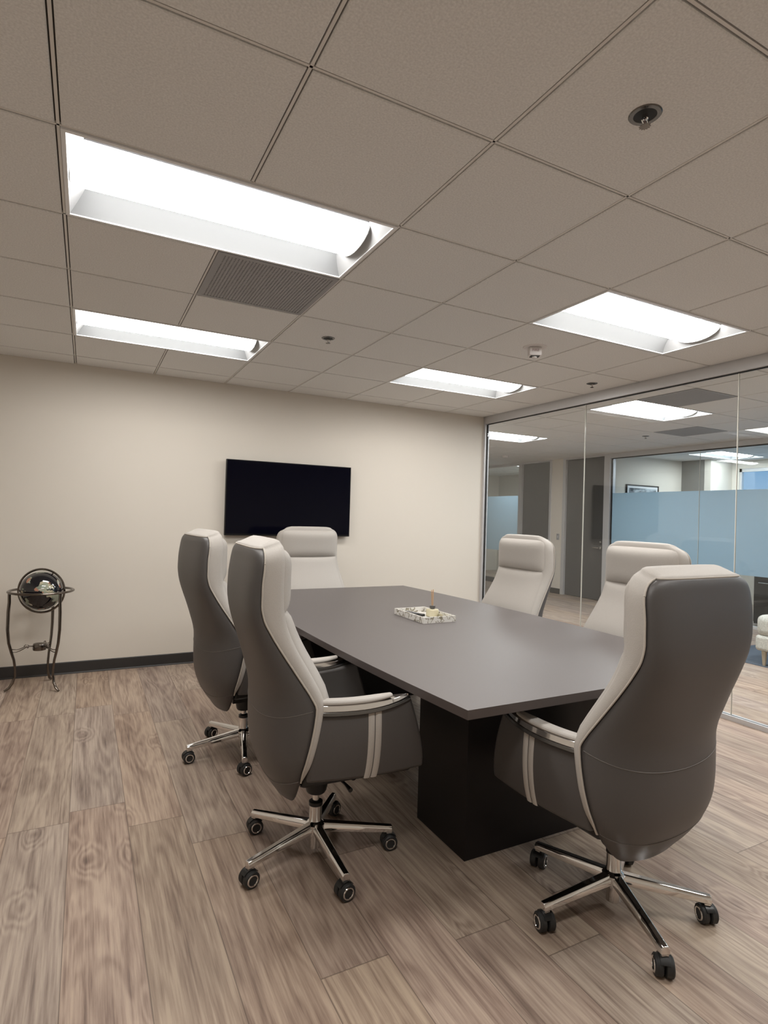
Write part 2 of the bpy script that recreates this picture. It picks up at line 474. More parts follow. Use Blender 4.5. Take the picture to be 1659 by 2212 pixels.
def ceiling_mesh(i0, i1, j0, j1, ox, oy, holes, xmin, xmax, ymin, ymax):
    b = MB(); g = 0.0090
    for i in range(i0, i1):
        for j in range(j0, j1):
            if (i, j) in holes: continue
            x0 = max(xmin, ox + i * T + g); x1 = min(xmax, ox + (i + 1) * T - g)
            y0 = max(ymin, oy + j * T + g); y1 = min(ymax, oy + (j + 1) * T - g)
            if x1 - x0 < 0.01 or y1 - y0 < 0.01: continue
            c = 0.003
            # slab with a chamfered lower edge; grid face sits 6 mm higher
            lo = [(x0 + c, y0 + c, H), (x1 - c, y0 + c, H), (x1 - c, y1 - c, H), (x0 + c, y1 - c, H)]
            mid = [(x0, y0, H + c), (x1, y0, H + c), (x1, y1, H + c), (x0, y1, H + c)]
            hi = [(x0, y0, H + 0.012), (x1, y0, H + 0.012), (x1, y1, H + 0.012), (x0, y1, H + 0.012)]
            b.cur = 0
            b.grid([lo, mid, hi], True); b.ngon(lo)
    b.cur = 1
    # inverted T bars
    for i in range(i0, i1 + 1):
        x = ox + i * T
        if x < xmin - 0.01 or x > xmax + 0.01: continue
        for j in range(j0, j1):
            if (i, j) in holes and (i - 1, j) in holes: continue
            ya = max(ymin, oy + j * T); yb = min(ymax, oy + (j + 1) * T)
            if yb > ya: b.box(x - 0.0045, x + 0.0045, ya, yb, H + 0.004, H + 0.012)
    for j in range(j0, j1 + 1):
        y = oy + j * T
        if y < ymin - 0.01 or y > ymax + 0.01: continue
        for i in range(i0, i1):
            if (i, j) in holes and (i, j - 1) in holes: continue
            xa = max(xmin, ox + i * T); xb = min(xmax, ox + (i + 1) * T)
            if xb > xa: b.box(xa, xb, y - 0.0040, y + 0.0040, H + 0.004, H + 0.012)
    b.cur = 2
    for i in range(i0, i1):
        for j in range(j0, j1):
            if (i, j) in holes: continue
            x0 = max(xmin, ox + i * T); x1 = min(xmax, ox + (i + 1) * T); y0 = max(ymin, oy + j * T); y1 = min(ymax, oy + (j + 1) * T)
            if x1 > x0 and y1 > y0: b.add([(x0, y0, H + 0.0125), (x1, y0, H + 0.0125), (x1, y1, H + 0.0125), (x0, y1, H + 0.0125)], [(0, 1, 2, 3)])
    return b
c1 = ceiling_mesh(-3, 7, -6, 7, 0, 0, hole, X0, GX - 0.03, Y0, WY).build('ceiling', [TILE, GRID, DARKGAP], smooth=False); struct(c1)
c2 = ceiling_mesh(6, 18, -6, 19, G2X, G2Y, hole2, GX + 0.03, X1, Y0, Y1).build('ceiling_corridor', [TILE, GRID, DARKGAP], smooth=False); struct(c2)
struct(MB().box(X0 - 0.2, X1 + 0.2, Y0 - 0.2, Y1 + 0.2, H + 0.20, H + 0.25).build('ceiling_slab', DARKGAP, smooth=False))

bx('wall_back', WALL, X0 - 0.12, GX - 0.025, WY, WY + 0.12, 0, H + 0.2, st=True)
bx('wall_left', WALL, X0 - 0.12, X0, Y0 - 0.12, WY, 0, H + 0.2, st=True)
bx('wall_front', WALL, X0 - 0.12, X1 + 0.1, Y0 - 0.12, Y0, 0, H + 0.2, st=True)
bx('wall_corridor_left', WALL, GX - 0.075, GX + 0.045, WY + 0.12, Y1, 0, H + 0.2, st=True)
bx('wall_corridor_end', WALL, GX - 0.075, X1 + 0.1, Y1, Y1 + 0.12, 0, H + 0.2, st=True)

# baseboard with its toe
def baseboard(name, x0, x1, y):
    b = MB(); pr = [(0, 0), (-0.012, 0), (-0.012, 0.004), (-0.006, 0.012), (-0.006, 0.092), (-0.003, 0.098), (0, 0.098)]
    b.grid([[(x, y + d, z) for d, z in pr] for x in (x0, x1)], False)
    o = b.build(name, BASEB, smooth=False); struct(o)
baseboard('baseboard_back', X0, GX - 0.03, WY)
bx('baseboard_left', BASEB, X0, X0 + 0.008, Y0, WY, 0, 0.098, st=True)

# ------------------------------------------------------------------ glass partition in front of the corridor
def frame_bar(name, x0, x1, y0, y1, z0, z1, mat=SILVER):
    return bx(name, mat, x0, x1, y0, y1, z0, z1, bevel=0.002, st=True)
frame_bar('trim_1', GX - 0.025, GX + 0.035, Y0, WY - 0.032, H - 0.085, H + 0.02)      # head channel
frame_bar('trim_2', GX - 0.004, GX + 0.014, Y0, WY - 0.05, H - 0.093, H - 0.085, GASKET)
frame_bar('trim_3', GX - 0.025, GX + 0.035, WY - 0.032, WY + 0.12, 0, H + 0.02)        # wall post
frame_bar('trim_4', GX - 0.004, GX + 0.014, WY - 0.044, WY - 0.032, 0.03, H - 0.09, GASKET)
tb = MB()                                                                              # floor track: two lips with a groove
tb.box(GX - 0.022, GX - 0.004, Y0, WY - 0.032, 0, 0.034); tb.box(GX + 0.014, GX + 0.034, Y0, WY - 0.032, 0, 0.034); tb.box(GX - 0.004, GX + 0.014, Y0, WY - 0.032, 0, 0.018)
struct(tb.build('trim_5', SILVER, smooth=False))
js = [WY - 0.044, 2.432, 1.018, -0.40, -1.81, -3.22, Y0]
for k in range(len(js) - 1):
    bx('window_%d' % (k + 1), GLASS, GX, GX + 0.010, js[k + 1] + 0.002, js[k] - 0.002, 0.018, H - 0.087, st=True)
    if 0 < k:
        bx('trim_%d' % (5 + k), SILIC, GX - 0.0005, GX + 0.0105, js[k] - 0.002, js[k] + 0.002, 0.018, H - 0.087, st=True)

# ------------------------------------------------------------------ far side of the corridor
XW = CX2
def w2(name, mat, y0, y1, z0, z1, x0=XW, x1=XW + 0.12, bevel=0, st=True):
    return bx(name, mat, x0, x1, y0, y1, z0, z1, st=st, bevel=bevel)
w2('wall_pillar', WALL, 6.60, 6.90, 0, H)
w2('baseboard_corridor', BASEB, 6.62, 6.88, 0, 0.10, XW - 0.008, XW)
w2('wall_header', WALL, Y0, Y1, H, H + 0.2)
# doors: full height grey leaves in aluminium frames
def door(n, y0, y1, hand):
    d = bpy.data.objects.new('door_%d' % n, None); COL.objects.link(d); d.location = (XW, y0, 0); struct(d)
    wd = y1 - y0
    MB().box(0.030, 0.072, 0.003, wd - 0.003, 0.01, H - 0.035).build('door_leaf', DOORG, d, bevel=0.002)
    hy = 0.075 if hand else wd - 0.075
    h = MB(); h.lathe([(0.026, -0.010), (0.026, 0.0)], (0.028, hy, 0.93), 20, 'x')
    sgn = 1 if hand else -1
    h.tube([(0.020, hy, 0.93), (-0.030, hy, 0.93), (-0.034, hy + sgn * 0.02, 0.93), (-0.034, hy + sgn * 0.12, 0.93)], 0.009, 10)
    h.build('door_handle', CHROME, d)
    l = MB(); l.lathe([(0.020, -0.008), (0.022, 0.0)], (0.028, hy, 1.03), 18, 'x'); l.build('door_lock', CHROME, d)
    return d
door(1, 6.95, 7.75, False); door(2, 5.63, 6.53, True)
frame_bar('trim_12', XW - 0.015, XW + 0.125, 6.53, 6.60, 0, H)
frame_bar('trim_13', XW - 0.015, XW + 0.125, 6.90, 6.95, 0, H)
frame_bar('trim_14', XW - 0.015, XW + 0.125, 7.75, 7.85, 0, H)
frame_bar('trim_15', XW - 0.015, XW + 0.125, 5.50, 5.63, 0, H)
frame_bar('trim_16', XW - 0.015, XW + 0.125, 5.63, 6.53, H - 0.03, H)
frame_bar('trim_17', XW - 0.015, XW + 0.125, 6.95, 7.75, H - 0.03, H)
frame_bar('trim_18', XW - 0.015, XW + 0.06, Y0, 5.50, H - 0.075, H)
frame_bar('trim_19', XW - 0.015, XW + 0.06, 7.85, Y1, H - 0.045, H)
frame_bar('trim_20', XW - 0.015, XW + 0.06, Y0, 5.50, 0, 0.04)
frame_bar('trim_21', XW - 0.015, XW + 0.06, 7.85, Y1, 0, 0.10, BASEB)
frame_bar('trim_22', XW + 0.018, XW + 0.036, Y0, 5.48, H - 0.090, H - 0.075, GASKET)
frame_bar('trim_23', XW + 0.018, XW + 0.036, 5.478, 5.50, 0.04, H - 0.08, GASKET)
def pane(n, y0, y1):
    p = bx('window_%d' % n, GLASS2, XW + 0.02, XW + 0.03, y0 + 0.002, y1 - 0.002, 0.04, H - 0.05, st=True)
    MB().box(XW + 0.0305, XW + 0.0315, y0 + 0.002, y1 - 0.002, 0.71, 1.885).build('frosted_film', FROST, p, smooth=False)
pane(11, 3.90, 5.478); pane(12, 2.30, 3.90); pane(13, 0.70, 2.30); pane(14, Y0, 0.70)
pane(15, 7.85, 9.40); pane(16, 9.40, Y1)
bx('trim_24', SILIC, XW + 0.019, XW + 0.030, 3.898, 3.902, 0.04, H - 0.09, st=True)

# offices behind: right one (window to daylight), left one
bx('wall_office_left', WALL, XW + 0.12, 9.98, 5.50, 5.60, 0, H + 0.2, st=True)
bx('wall_office_grey', GREYW, 9.98, 10.1, 5.05, 5.60, 0, H + 0.2, st=True)
bx('wall_office_column', WALL, 9.975, X1, 4.93, 5.05, 0, H + 0.2, st=True)
b = MB(); b.box(X1 - 0.1, X1, 4.80, 4.93, 0, H + 0.2); b.box(X1 - 0.1, X1, Y0, 4.80, 0, 0.80); b.box(X1 - 0.1, X1, Y0, 4.80, 2.42, H + 0.2)
struct(b.build('wall_office_right', WALL, smooth=False))
b = MB(); b.box(X1 - 0.09, X1 - 0.03, 4.76, 4.80, 0.8, 2.42); b.box(X1 - 0.09, X1 - 0.03, Y0, 4.80, 2.36, 2.42); b.box(X1 - 0.09, X1 - 0.03, Y0, 4.80, 0.8, 0.85)
for y in (3.1, 1.5, -0.1, -1.7): b.box(X1 - 0.09, X1 - 0.03, y - 0.03, y + 0.03, 0.8, 2.42)
struct(b.build('trim_25', SILVER, smooth=False))
bx('window_20', GLASS2, X1 - 0.065, X1 - 0.055, Y0, 4.78, 0.84, 2.38, st=True)
bx('wall_office_divider', WALL, XW + 0.12, X1, 7.9, 8.0, 0, H + 0.2, st=True).hide_render = False
bx('wall_office_far', WALL, 10.1, 10.2, 5.60, Y1, 0, H + 0.2, st=True)
bd = bpy.data.objects['wall_office_divider']; bd.location.y = -1.0

# ------------------------------------------------------------------ recessed lights, vents, sprinklers, alarm
def make_light():
    # local: x along length 0..2T, y 0..T, z 0 = ceiling face
    W, D = 2 * T - 0.012, T - 0.012
    root = thing('ceiling_light', 'x', 'ceiling light')
    f = MB(); t = 0.014
    x0, x1, y0, y1 = 0.006, 0.006 + W, 0.006, 0.006 + D
    for a in ((x0, x1, y0, y0 + t), (x0, x1, y1 - t, y1), (x0, x0 + t, y0 + t, y1 - t), (x1 - t, x1, y0 + t, y1 - t)):
        f.box(a[0], a[1], a[2], a[3], -0.002, 0.004)
    f.build('frame', WHITEM, root, smooth=False)
    # housing
    h = MB(); zt = 0.115
    h.box(x0, x1, y0, y1, zt, zt + 0.01)
    h.box(x0, x0 + 0.003, y0, y1, 0.004, zt); h.box(x1 - 0.003, x1, y0, y1, 0.004, zt)
    h.box(x0, x1, y0, y0 + 0.003, 0.004, zt); h.box(x0, x1, y1 - 0.003, y1, 0.004, zt)
    h.build('housing', WHITEM, root, smooth=False)
    yc = (y0 + y1) / 2; lw = 0.150
    # curved reflectors on both sides of the lens
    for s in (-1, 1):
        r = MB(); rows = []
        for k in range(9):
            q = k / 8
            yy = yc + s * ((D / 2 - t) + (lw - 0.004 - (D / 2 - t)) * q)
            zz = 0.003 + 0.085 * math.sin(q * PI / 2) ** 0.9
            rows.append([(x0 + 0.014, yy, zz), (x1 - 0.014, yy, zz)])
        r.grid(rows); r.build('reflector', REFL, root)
    # sloping end plates
    for s in (0, 1):
        e = MB(); xa = x0 + t if s == 0 else x1 - t; xb = xa + (0.07 if s == 0 else -0.07)
        e.add([(xa, y0 + t, 0.003), (xa, y1 - t, 0.003), (xb, yc + lw, 0.095), (xb, yc - lw, 0.095), (xb, y0 + t, 0.11), (xb, y1 - t, 0.11)], [(0, 1, 2, 3), (0, 3, 4), (1, 5, 2)])
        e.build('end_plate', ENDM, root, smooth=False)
    # bowed lens
    l = MB(); rows = []
    for xx in (x0 + 0.020, x1 - 0.055):
        rows.append([(xx, yc + lw * math.cos(PI * k / 16), 0.072 - 0.062 * math.sin(PI * k / 16)) for k in range(17)])
    l.grid(rows); l.build('lens', LENS, root)
    for xx in (x0 + 0.020, x1 - 0.055):
        e = MB(); arc = [(yc + lw * math.cos(PI * k / 16), 0.072 - 0.062 * math.sin(PI * k / 16)) for k in range(17)]
        e.ngon([(xx, y, z) for y, z in arc]); 
        e.tube([(xx, y, z - 0.001) for y, z in arc], 0.0025, 6)
        e.build('lens_end', WHITEM, root, smooth=False)
    g = MB()
    for s in (-1, 1): g.box(x0 + 0.02, x1 - 0.02, yc + s * (lw + 0.002) - 0.003, yc + s * (lw + 0.002) + 0.003, 0.066, 0.080)
    g.build('lens_rail', SILVER, root, smooth=False)
    return root
def brighter(o, mat=None):
    for c in o.children:
        if c.name.startswith('lens') and not c.name.startswith(('lens_end', 'lens_rail')):
            c.data = c.data.copy(); c.data.materials[0] = mat or LENS2
proto = make_light(); first = True
for ox, oy, lst in ((0, 0, LIGHTS), (G2X, G2Y, LIGHTS2)):
    for i, j, lab in lst:
        o = proto if first else copy_tree(proto)
        first = False
        o.location = (ox + i * T, oy + j * T, H)
        o['group'] = 'recessed ceiling lights'
        if ox: brighter(o)
        o['label'] = lab or ('recessed ceiling light of the %s, out of the picture %s' % (('corridor' if ox else 'room'), 'above the viewpoint' if i == 0 else 'behind the viewpoint'))
# office lights
for (x, y, lab) in ((15, 7, 'lit ceiling light of the office behind the blue frosted glass'), (14, 13, 'lit ceiling light inside the office at the far left of the corridor'), (14, 1, 'lit ceiling light of the office hidden right of the picture')):
    o = copy_tree(proto); o.location = (G2X + x * T, G2Y + y * T, H); o['label'] = lab; o['group'] = 'recessed ceiling lights'; brighter(o, LENS3)

def vent(x, y, label):
    r = thing('air_vent', label, 'air vent', (x, y, H), 0, 'ceiling air vents')
    b = MB(); b.box(0.006, T - 0.006, 0.006, 0.03, -0.001, 0.004); b.box(0.006, T - 0.006, T - 0.03, T - 0.006, -0.001, 0.004)
    b.box(0.006, 0.03, 0.03, T - 0.03, -0.001, 0.004); b.box(T - 0.03, T - 0.006, 0.03, T - 0.03, -0.001, 0.004)
    b.build('vent_frame', VENTM, r, smooth=False)
    p = MB()
    n = 34
    for k in range(n):
        a = 0.03 + (T - 0.06) * k / n
        p.box(a, a + (T - 0.06) / n * 0.62, 0.03, T - 0.03, 0.000, 0.003)
    for k in range(n):
        a = 0.03 + (T - 0.06) * k / n
        p.box(0.03, T - 0.03, a, a + (T - 0.06) / n * 0.62, 0.0005, 0.0032)
    p.box(0.03, T - 0.03, 0.03, T - 0.03, 0.0034, 0.0050)
    p.build('perforated_panel', VENTM, r, smooth=False)
    MB().box(0.006, T - 0.006, 0.006, T - 0.006, 0.03, 0.035).build('duct', DARKGAP, r, smooth=False)
vent(T, 2 * T, 'dark perforated air vent beside the largest ceiling light')
vent(G2X + 8 * T, G2Y + 3 * T, 'dark corridor ceiling vent next to the corridor light behind glass')
vent(G2X + 11 * T, G2Y + 5 * T, 'dark corridor ceiling vent near the blue frosted office glass')

def sprinkler(x, y, label):
    r = thing('sprinkler_head', label, 'sprinkler', (x, y, H), 0, 'ceiling sprinkler heads')
    MB().lathe([(0.031, -0.001), (0.032, -0.003), (0.043, -0.003), (0.046, 0.0), (0.034, 0.001)], n=32, caps=False).build('escutcheon', RAIL, r)
    MB().lathe([(0.032, -0.0022), (0.0315, -0.0012)], n=24).build('recess', GASKET, r)
    b = MB(); b.lathe([(0.009, 0), (0.009, -0.012), (0.006, -0.014)], n=12)
    for s in (-1, 1): b.tube([(0.008 * s, 0, -0.010), (0.013 * s, 0, -0.020), (0.004 * s, 0, -0.032)], 0.0022, 6)
    b.build('yoke', CHROME, r)
    MB().tube([(0, 0, -0.012), (0, 0, -0.030)], 0.0018, 6).build('bulb', LETTER, r)
    d = MB(); pts = []
    for k in range(24):
        a = 2 * PI * k / 24; rr = 0.0165 if k % 2 else 0.012
        pts.append((rr * math.cos(a), rr * math.sin(a)))
    d.prism(pts, -0.035, -0.0335); d.build('deflector', GUN, r, smooth=False)
sprinkler(2.49 * T, -0.52 * T, 'chrome sprinkler head closest to the camera, in upper right ceiling tile')
sprinkler(2.5 * T, 3.53 * T, 'small dark sprinkler head in the ceiling left of the far centre light')
sprinkler(6.43 * T, 3.42 * T, 'small dark sprinkler head in the ceiling next to the glass partition')
sprinkler(11.16 * T, 6.24 * T, 'tiny sprinkler head in the corridor ceiling seen through glass')

def text_mesh(body, size):
    cu = bpy.data.curves.new('t', 'FONT'); cu.body = body; cu.size = size; cu.extrude = 0.0006; cu.align_x = 'CENTER'; cu.align_y = 'CENTER'
    to = bpy.data.objects.new('t', cu); COL.objects.link(to)
    dg = bpy.context.evaluated_depsgraph_get(); me = bpy.data.meshes.new_from_object(to.evaluated_get(dg))
    bpy.data.objects.remove(to); return me
al = thing('fire_alarm', 'white fire alarm strobe marked FIRE on the ceiling between the lights', 'fire alarm', (4.60 * T, 2.56 * T, H), math.radians(-28))
MB().lathe([(0.060, -0.004), (0.078, -0.003), (0.080, 0.0)], n=32).build('base_plate', STROBEW, al)
MB().box(-0.043, 0.043, -0.030, 0.030, -0.062, -0.004).build('body', STROBEW, al, bevel=0.006)
MB().box(-0.030, 0.030, -0.024, 0.024, -0.066, -0.060).build('slot', GASKET, al)
MB().lathe([(0.006, -0.078), (0.016, -0.072), (0.018, -0.062)], n=16).build('lens', STROBEW, al)
fm = text_mesh('FIRE', 0.026); fm.materials.append(LETTER)
fo = bpy.data.objects.new('lettering', fm); COL.objects.link(fo); fo.parent = al; fo.location = (0, -0.0305, -0.028); fo.rotation_euler = (PI / 2, 0, 0)
sd = MB().lathe([(0.035, -0.040), (0.050, -0.032), (0.058, -0.012), (0.060, 0.0)], (0, 0, 0), 24).build('smoke_detector', STROBEW, loc=(11.46 * T, 11.4 * T, H))
tag(sd, 'small white round smoke detector on the corridor ceiling far behind glass', 'smoke detector')

# switch plate
sw = thing('light_switch', 'small grey switch plate on the white pillar between the corridor doors', 'switch', (XW, 6.70, 1.08))
MB().box(-0.007, 0, -0.036, 0.036, -0.058, 0.058).build('plate', VENTM, sw, bevel=0.002)
MB().box(-0.011, -0.006, -0.010, 0.010, -0.022, 0.022).build('toggle', SILVER, sw, bevel=0.001)

# ------------------------------------------------------------------ television
tv = thing('television', 'large black flat television mounted on the cream wall', 'television', (1.868, WY, 1.51))
W_, H_ = 1.250, 0.703
MB().box(-W_ / 2, W_ / 2, -0.066, -0.030, -H_ / 2, H_ / 2).build('bezel', BEZEL, tv, bevel=0.003)
MB().box(-W_ / 2 + 0.008, W_ / 2 - 0.008, -0.0672, -0.0655, -H_ / 2 + 0.016, H_ / 2 - 0.008).build('screen', SCREEN, tv, smooth=False)
MB().box(-0.40, 0.40, -0.032, -0.012, -0.28, 0.16).build('rear_housing', BEZEL, tv, bevel=0.006)
MB().box(-0.20, 0.20, -0.014, -0.001, -0.15, 0.15).build('wall_bracket', BEZEL, tv)

# ------------------------------------------------------------------ conference table
TX, TY0, TY1 = 1.965, 0.078, 3.095
tbl = thing('conference_table', 'boat-shaped grey-brown conference table with dark espresso base', 'table', (TX, 1.58, 0))
hw_e, hw_m = 0.728, 0.800
ya, yb = TY0 - 1.58, TY1 - 1.58
side = [(hw_e + (hw_m - hw_e) * (1 - (2 * k / 20 - 1) ** 2), ya + (yb - ya) * k / 20) for k in range(21)]
poly = [(x, y) for x, y in side] + [(-x, y) for x, y in side[::-1]]
tt = MB(); n = len(poly)
o0 = len(tt.v); tt.v.extend([(x, y, 0.750) for x, y in poly]); tt.cur = 0; tt.face(range(n))
tt.v.extend([(x * 1.0005, y, 0.7485) for x, y in poly]); tt.v.extend([(x, y, 0.718) for x, y in poly])
tt.cur = 1
for i in range(n):
    j = (i + 1) % n
    tt.face((i, j, n + j, n + i)); tt.face((n + i, n + j, 2 * n + j, 2 * n + i))
tt.face(list(range(2 * n, 3 * n))[::-1])
tt.build('tabletop', [TABLE, TABLEE], tbl, smooth=False)
for (p0, p1) in ((0.43, 0.80), (2.37, 2.74)):
    MB().box(-0.467, 0.467, p0 - 1.58, p1 - 1.58, 0.0, 0.718).build('pedestal', TBASE, tbl, bevel=0.002)
MB().box(-0.012, 0.012, 0.80 - 1.58, 2.37 - 1.58, 0.28, 0.718).build('stretcher_panel', TBASE, tbl)

# tray and what lies in it
tr = thing('tray', 'white marbled rectangular tray on the conference table', 'tray', (2.005, 1.607, 0.750), 0)
hx, hy, tk = 0.113, 0.180, 0.011
b = MB(); b.box(-hx, hx, -hy, hy, 0, 0.008)
b.box(-hx, hx, -hy, -hy + tk, 0.008, 0.036); b.box(-hx, hx, hy - tk, hy, 0.008, 0.036)
b.box(-hx, -hx + tk, -hy + tk, hy - tk, 0.008, 0.036); b.box(hx - tk, hx, -hy + tk, hy - tk, 0.008, 0.036)
b.build('tray_body', TRAY, tr, smooth=False)
df = thing('reed_diffuser', 'small pale yellow reed diffuser bottle standing in the tray', 'reed diffuser', (2.045, 1.575, 0.7585), 0.2)
MB().box(-0.030, 0.030, -0.030, 0.030, 0, 0.050).build('bottle', LIQUID, df, bevel=0.008, seg=3)
MB().lathe([(0.013, 0.048), (0.013, 0.054), (0.018, 0.054), (0.018, 0.070), (0.010, 0.071)], n=20).build('cap', CAPM, df)
for k, (dx, dy, tx, ty) in enumerate(((0.003, 0, 0.000, 0.002), (-0.003, 0.002, -0.004, 0.003), (0, -0.003, -0.002, -0.002))):
    MB().tube([(dx, dy, 0.060), (dx + tx, dy + ty, 0.163 + 0.004 * k)], 0.0021, 8).build('reed', REED, df)
rm = thing('remote_control', 'black slim remote lying in the tray beside the bottle', 'remote control', (1.965, 1.675, 0.758), math.radians(-70))
MB().box(-0.085, 0.085, -0.018, 0.018, 0, 0.016).build('casing', BLACKP, rm, bevel=0.005, seg=3)
b = MB()
for k in range(5):
    for q in (-1, 0, 1): b.box(-0.06 + k * 0.022, -0.048 + k * 0.022, q * 0.010 - 0.003, q * 0.010 + 0.003, 0.0155, 0.0175)
b.build('buttons', VENTM, rm, smooth=False)
st = MB(); st.lathe([(0.001, 0), (0.014, 0.002), (0.017, 0.012), (0.012, 0.022), (0.002, 0.025)], n=14)
o = st.build('pebble', STONE, loc=(2.078, 1.535, 0.758)); tag(o, 'small olive round stone in the tray right of the bottle', 'stone')
o = bx('note_card', WHITEM, -0.035, 0.035, -0.05, 0.05, 0, 0.0015); o.location = (1.985, 1.55, 0.7585); o.rotation_euler = (0, 0, 0.5)
tag(o, 'small white card lying in the tray under the bottle', 'card')

# ------------------------------------------------------------------ executive chair
# z, half width, back centre x, seam x, front edge x
BK = [
    (0.289, 0.070, -0.160, -0.145, -0.133),
    (0.293, 0.104, -0.165, -0.143, -0.132),
    (0.303, 0.138, -0.174, -0.142, -0.131),
    (0.324, 0.170, -0.187, -0.141, -0.130),
    (0.350, 0.198, -0.206, -0.143, -0.130),
    (0.380, 0.226, -0.224, -0.146, -0.129),
    (0.412, 0.252, -0.240, -0.148, -0.127),
    (0.455, 0.276, -0.255, -0.149, -0.124),
    (0.510, 0.296, -0.265, -0.141, -0.112),
    (0.580, 0.307, -0.269, -0.128, -0.098),
    (0.650, 0.310, -0.270, -0.117, -0.087),
    (0.695, 0.309, -0.272, -0.113, -0.080),
    (0.735, 0.302, -0.279, -0.130, -0.090),
    (0.780, 0.293, -0.289, -0.158, -0.112),
    (0.840, 0.283, -0.303, -0.197, -0.146),
    (0.900, 0.275, -0.320, -0.236, -0.180),
    (0.960, 0.269, -0.337, -0.272, -0.207),
    (1.010, 0.267, -0.346, -0.297, -0.222),
    (1.060, 0.268, -0.350, -0.307, -0.228),
    (1.120, 0.269, -0.348, -0.307, -0.230),
    (1.180, 0.269, -0.341, -0.302, -0.229),
    (1.205, 0.265, -0.337, -0.300, -0.228),
    (1.225, 0.255, -0.334, -0.298, -0.229),
    (1.240, 0.238, -0.330, -0.296, -0.231),
    (1.250, 0.212, -0.326, -0.295, -0.235),
]
def bk(z): return hermite(BK, z)
def shell_pt(z, t, off=0.0):
    w_, xb, xe, xf = bk(z)
    p = 2.2 + 1.4 * max(0, min(1, (z - 0.75) / 0.25))
    return (xb + (xe - xb) * abs(t) ** p - off, w_ * math.sin(t * PI / 2 * 0.999) if z > 0.345 else w_ * (t + (math.sin(t * PI / 2) - t) * max(0, (z - 0.289) / 0.056)), z)
zs = [0.289, 0.2905, 0.293, 0.2975, 0.303, 0.312] + [0.322 + 0.874 * k / 44 for k in range(45)] + [1.206, 1.216, 1.225, 1.233, 1.240, 1.246, 1.250]
def make_chair():
    root = thing('executive_chair', 'x', 'office chair')
    NT = 28
    # dark rear shell (closed body a few mm thick)
    b = MB(); rows = []
    for z in zs: rows.append([shell_pt(z, -1 + 2 * k / NT) for k in range(NT + 1)])
    b.grid(rows)
    o = b.build('back_shell', LEATHER, root, angle=75)
    md = o.modifiers.new('solid', 'SOLIDIFY'); md.thickness = 0.010; md.offset = -1
    b = MB()
    for z0, dip in ((0.690, 0.058), (0.430, 0.045)):
        pts = []
        for k in range(-15, 16):
            t = k / 15 * 0.97
            pts.append(shell_pt(z0 - dip * math.cos(t * PI / 2) ** 1.2, t, 0.0003))
        b.tube(pts, 0.0013, 5)
    b.build('stitching', DSTITCH, root)
    # light upholstered body carrying the front
    b = MB(); rows = []
    zc = [z for z in zs if z >= 0.41]
    for z in zc:
        w_, xb, xe, xf = bk(z)
        k0 = min(1, (z - 0.41) / 0.06)
        rise = 0.020 * max(0, (z - 1.18) / 0.07)
        row = []
        xf = xe + (xf - xe) * max(0.15, k0)
        path = [(xe, w_ + 0.0), (xe + (xf - xe) * 0.10, w_ + 0.004), (xe + (xf - xe) * 0.45, w_ + 0.005), (xe + (xf - xe) * 0.80, w_ + 0.002), (xf, w_ - 0.008), (xf + 0.008, w_ - 0.025), (xf + 0.010, w_ - 0.06), (xf + 0.012, 0.10)]
        for (px, py) in path: row.append((px, py, z + rise * (px - xe) / max(0.01, (xf - xe))))
        for (px, py) in path[::-1]: row.append((px, -py, z + rise * (px - xe) / max(0.01, (xf - xe))))
        rows.append(row)
    b.grid(rows)
    back = []
    for k in range(1, 24):
        p = shell_pt(1.250, -1 + 2 * k / 24); back.append((p[0] + 0.001, p[1], p[2]))
    last = rows[-1] + back
    cx = sum(p[0] for p in last) / len(last)
    cap = [last]
    for q, dz in ((0.97, 0.005), (0.86, 0.0095), (0.60, 0.012)):
        cap.append([(cx + (p[0] - cx) * q, p[1] * (0.6 + 0.4 * q), p[2] + dz) for p in last])
    b.grid(cap, True); b.ngon(cap[-1]); b.build('back_cushion', LIGHTF, root, angle=60)
    # piping along the seam between shell and cushion
    for s in (-1, 1):
        pts = [(bk(z)[2] + 0.001, s * (bk(z)[0] + 0.0045), z) for z in [0.425 + 0.775 * k / 60 for k in range(61)]]
        MB().tube(pts, 0.0034, 6).build('piping', STITCH, root)
    top = []
    for k in range(-14, 15):
        t = k / 14; p = shell_pt(1.250, t); top.append((p[0] + 0.002, p[1], p[2] + 0.002))
    lead = [(bk(z)[2] + 0.001, bk(z)[0] + 0.003, z + 0.001) for z in (1.200, 1.212, 1.225, 1.236, 1.244)]
    top = [(x, -y, z) for x, y, z in lead] + top + lead[::-1]
    MB().tube(top, 0.0034, 6).build('piping', STITCH, root)
    # padded front panels
    def pad(name, z0, z1, bulge, inset, pw=3.0, topup=0.0):
        b = MB(); rows = []; NU, NV = 24, 20
        for i in range(NV + 1):
            v = i / NV
            row = []
            for k in range(NU + 1):
                u = -1 + 2 * k / NU
                su = math.sin(u * PI / 2); sv = 0.5 - 0.5 * math.cos(v * PI)
                z = z0 + (z1 - z0) * sv
                w_, xb, xe, xf = bk(min(z, 1.232))
                env = max(0, 1 - abs(su) ** 3.6) ** 0.5 * max(0, 1 - abs(2 * sv - 1) ** pw) ** 0.5
                row.append((xf - 0.006 + bulge * env * (1 - 0.10 * su * su), (w_ - inset) * su, z + topup * v))
            rows.append(row)
        b.grid(rows); return b.build(name, LIGHTF, root, angle=80)
    pad('headrest', 1.016, 1.238, 0.068, 0.013, 4.5, 0.018)
    pad('lumbar_panel', 0.46, 1.030, 0.068, 0.015, 18.0)
    # seat
    MB().box(-0.105, 0.335, -0.245, 0.245, 0.425, 0.505).build('seat_cushion', LIGHTF, root, bevel=0.035, seg=4)
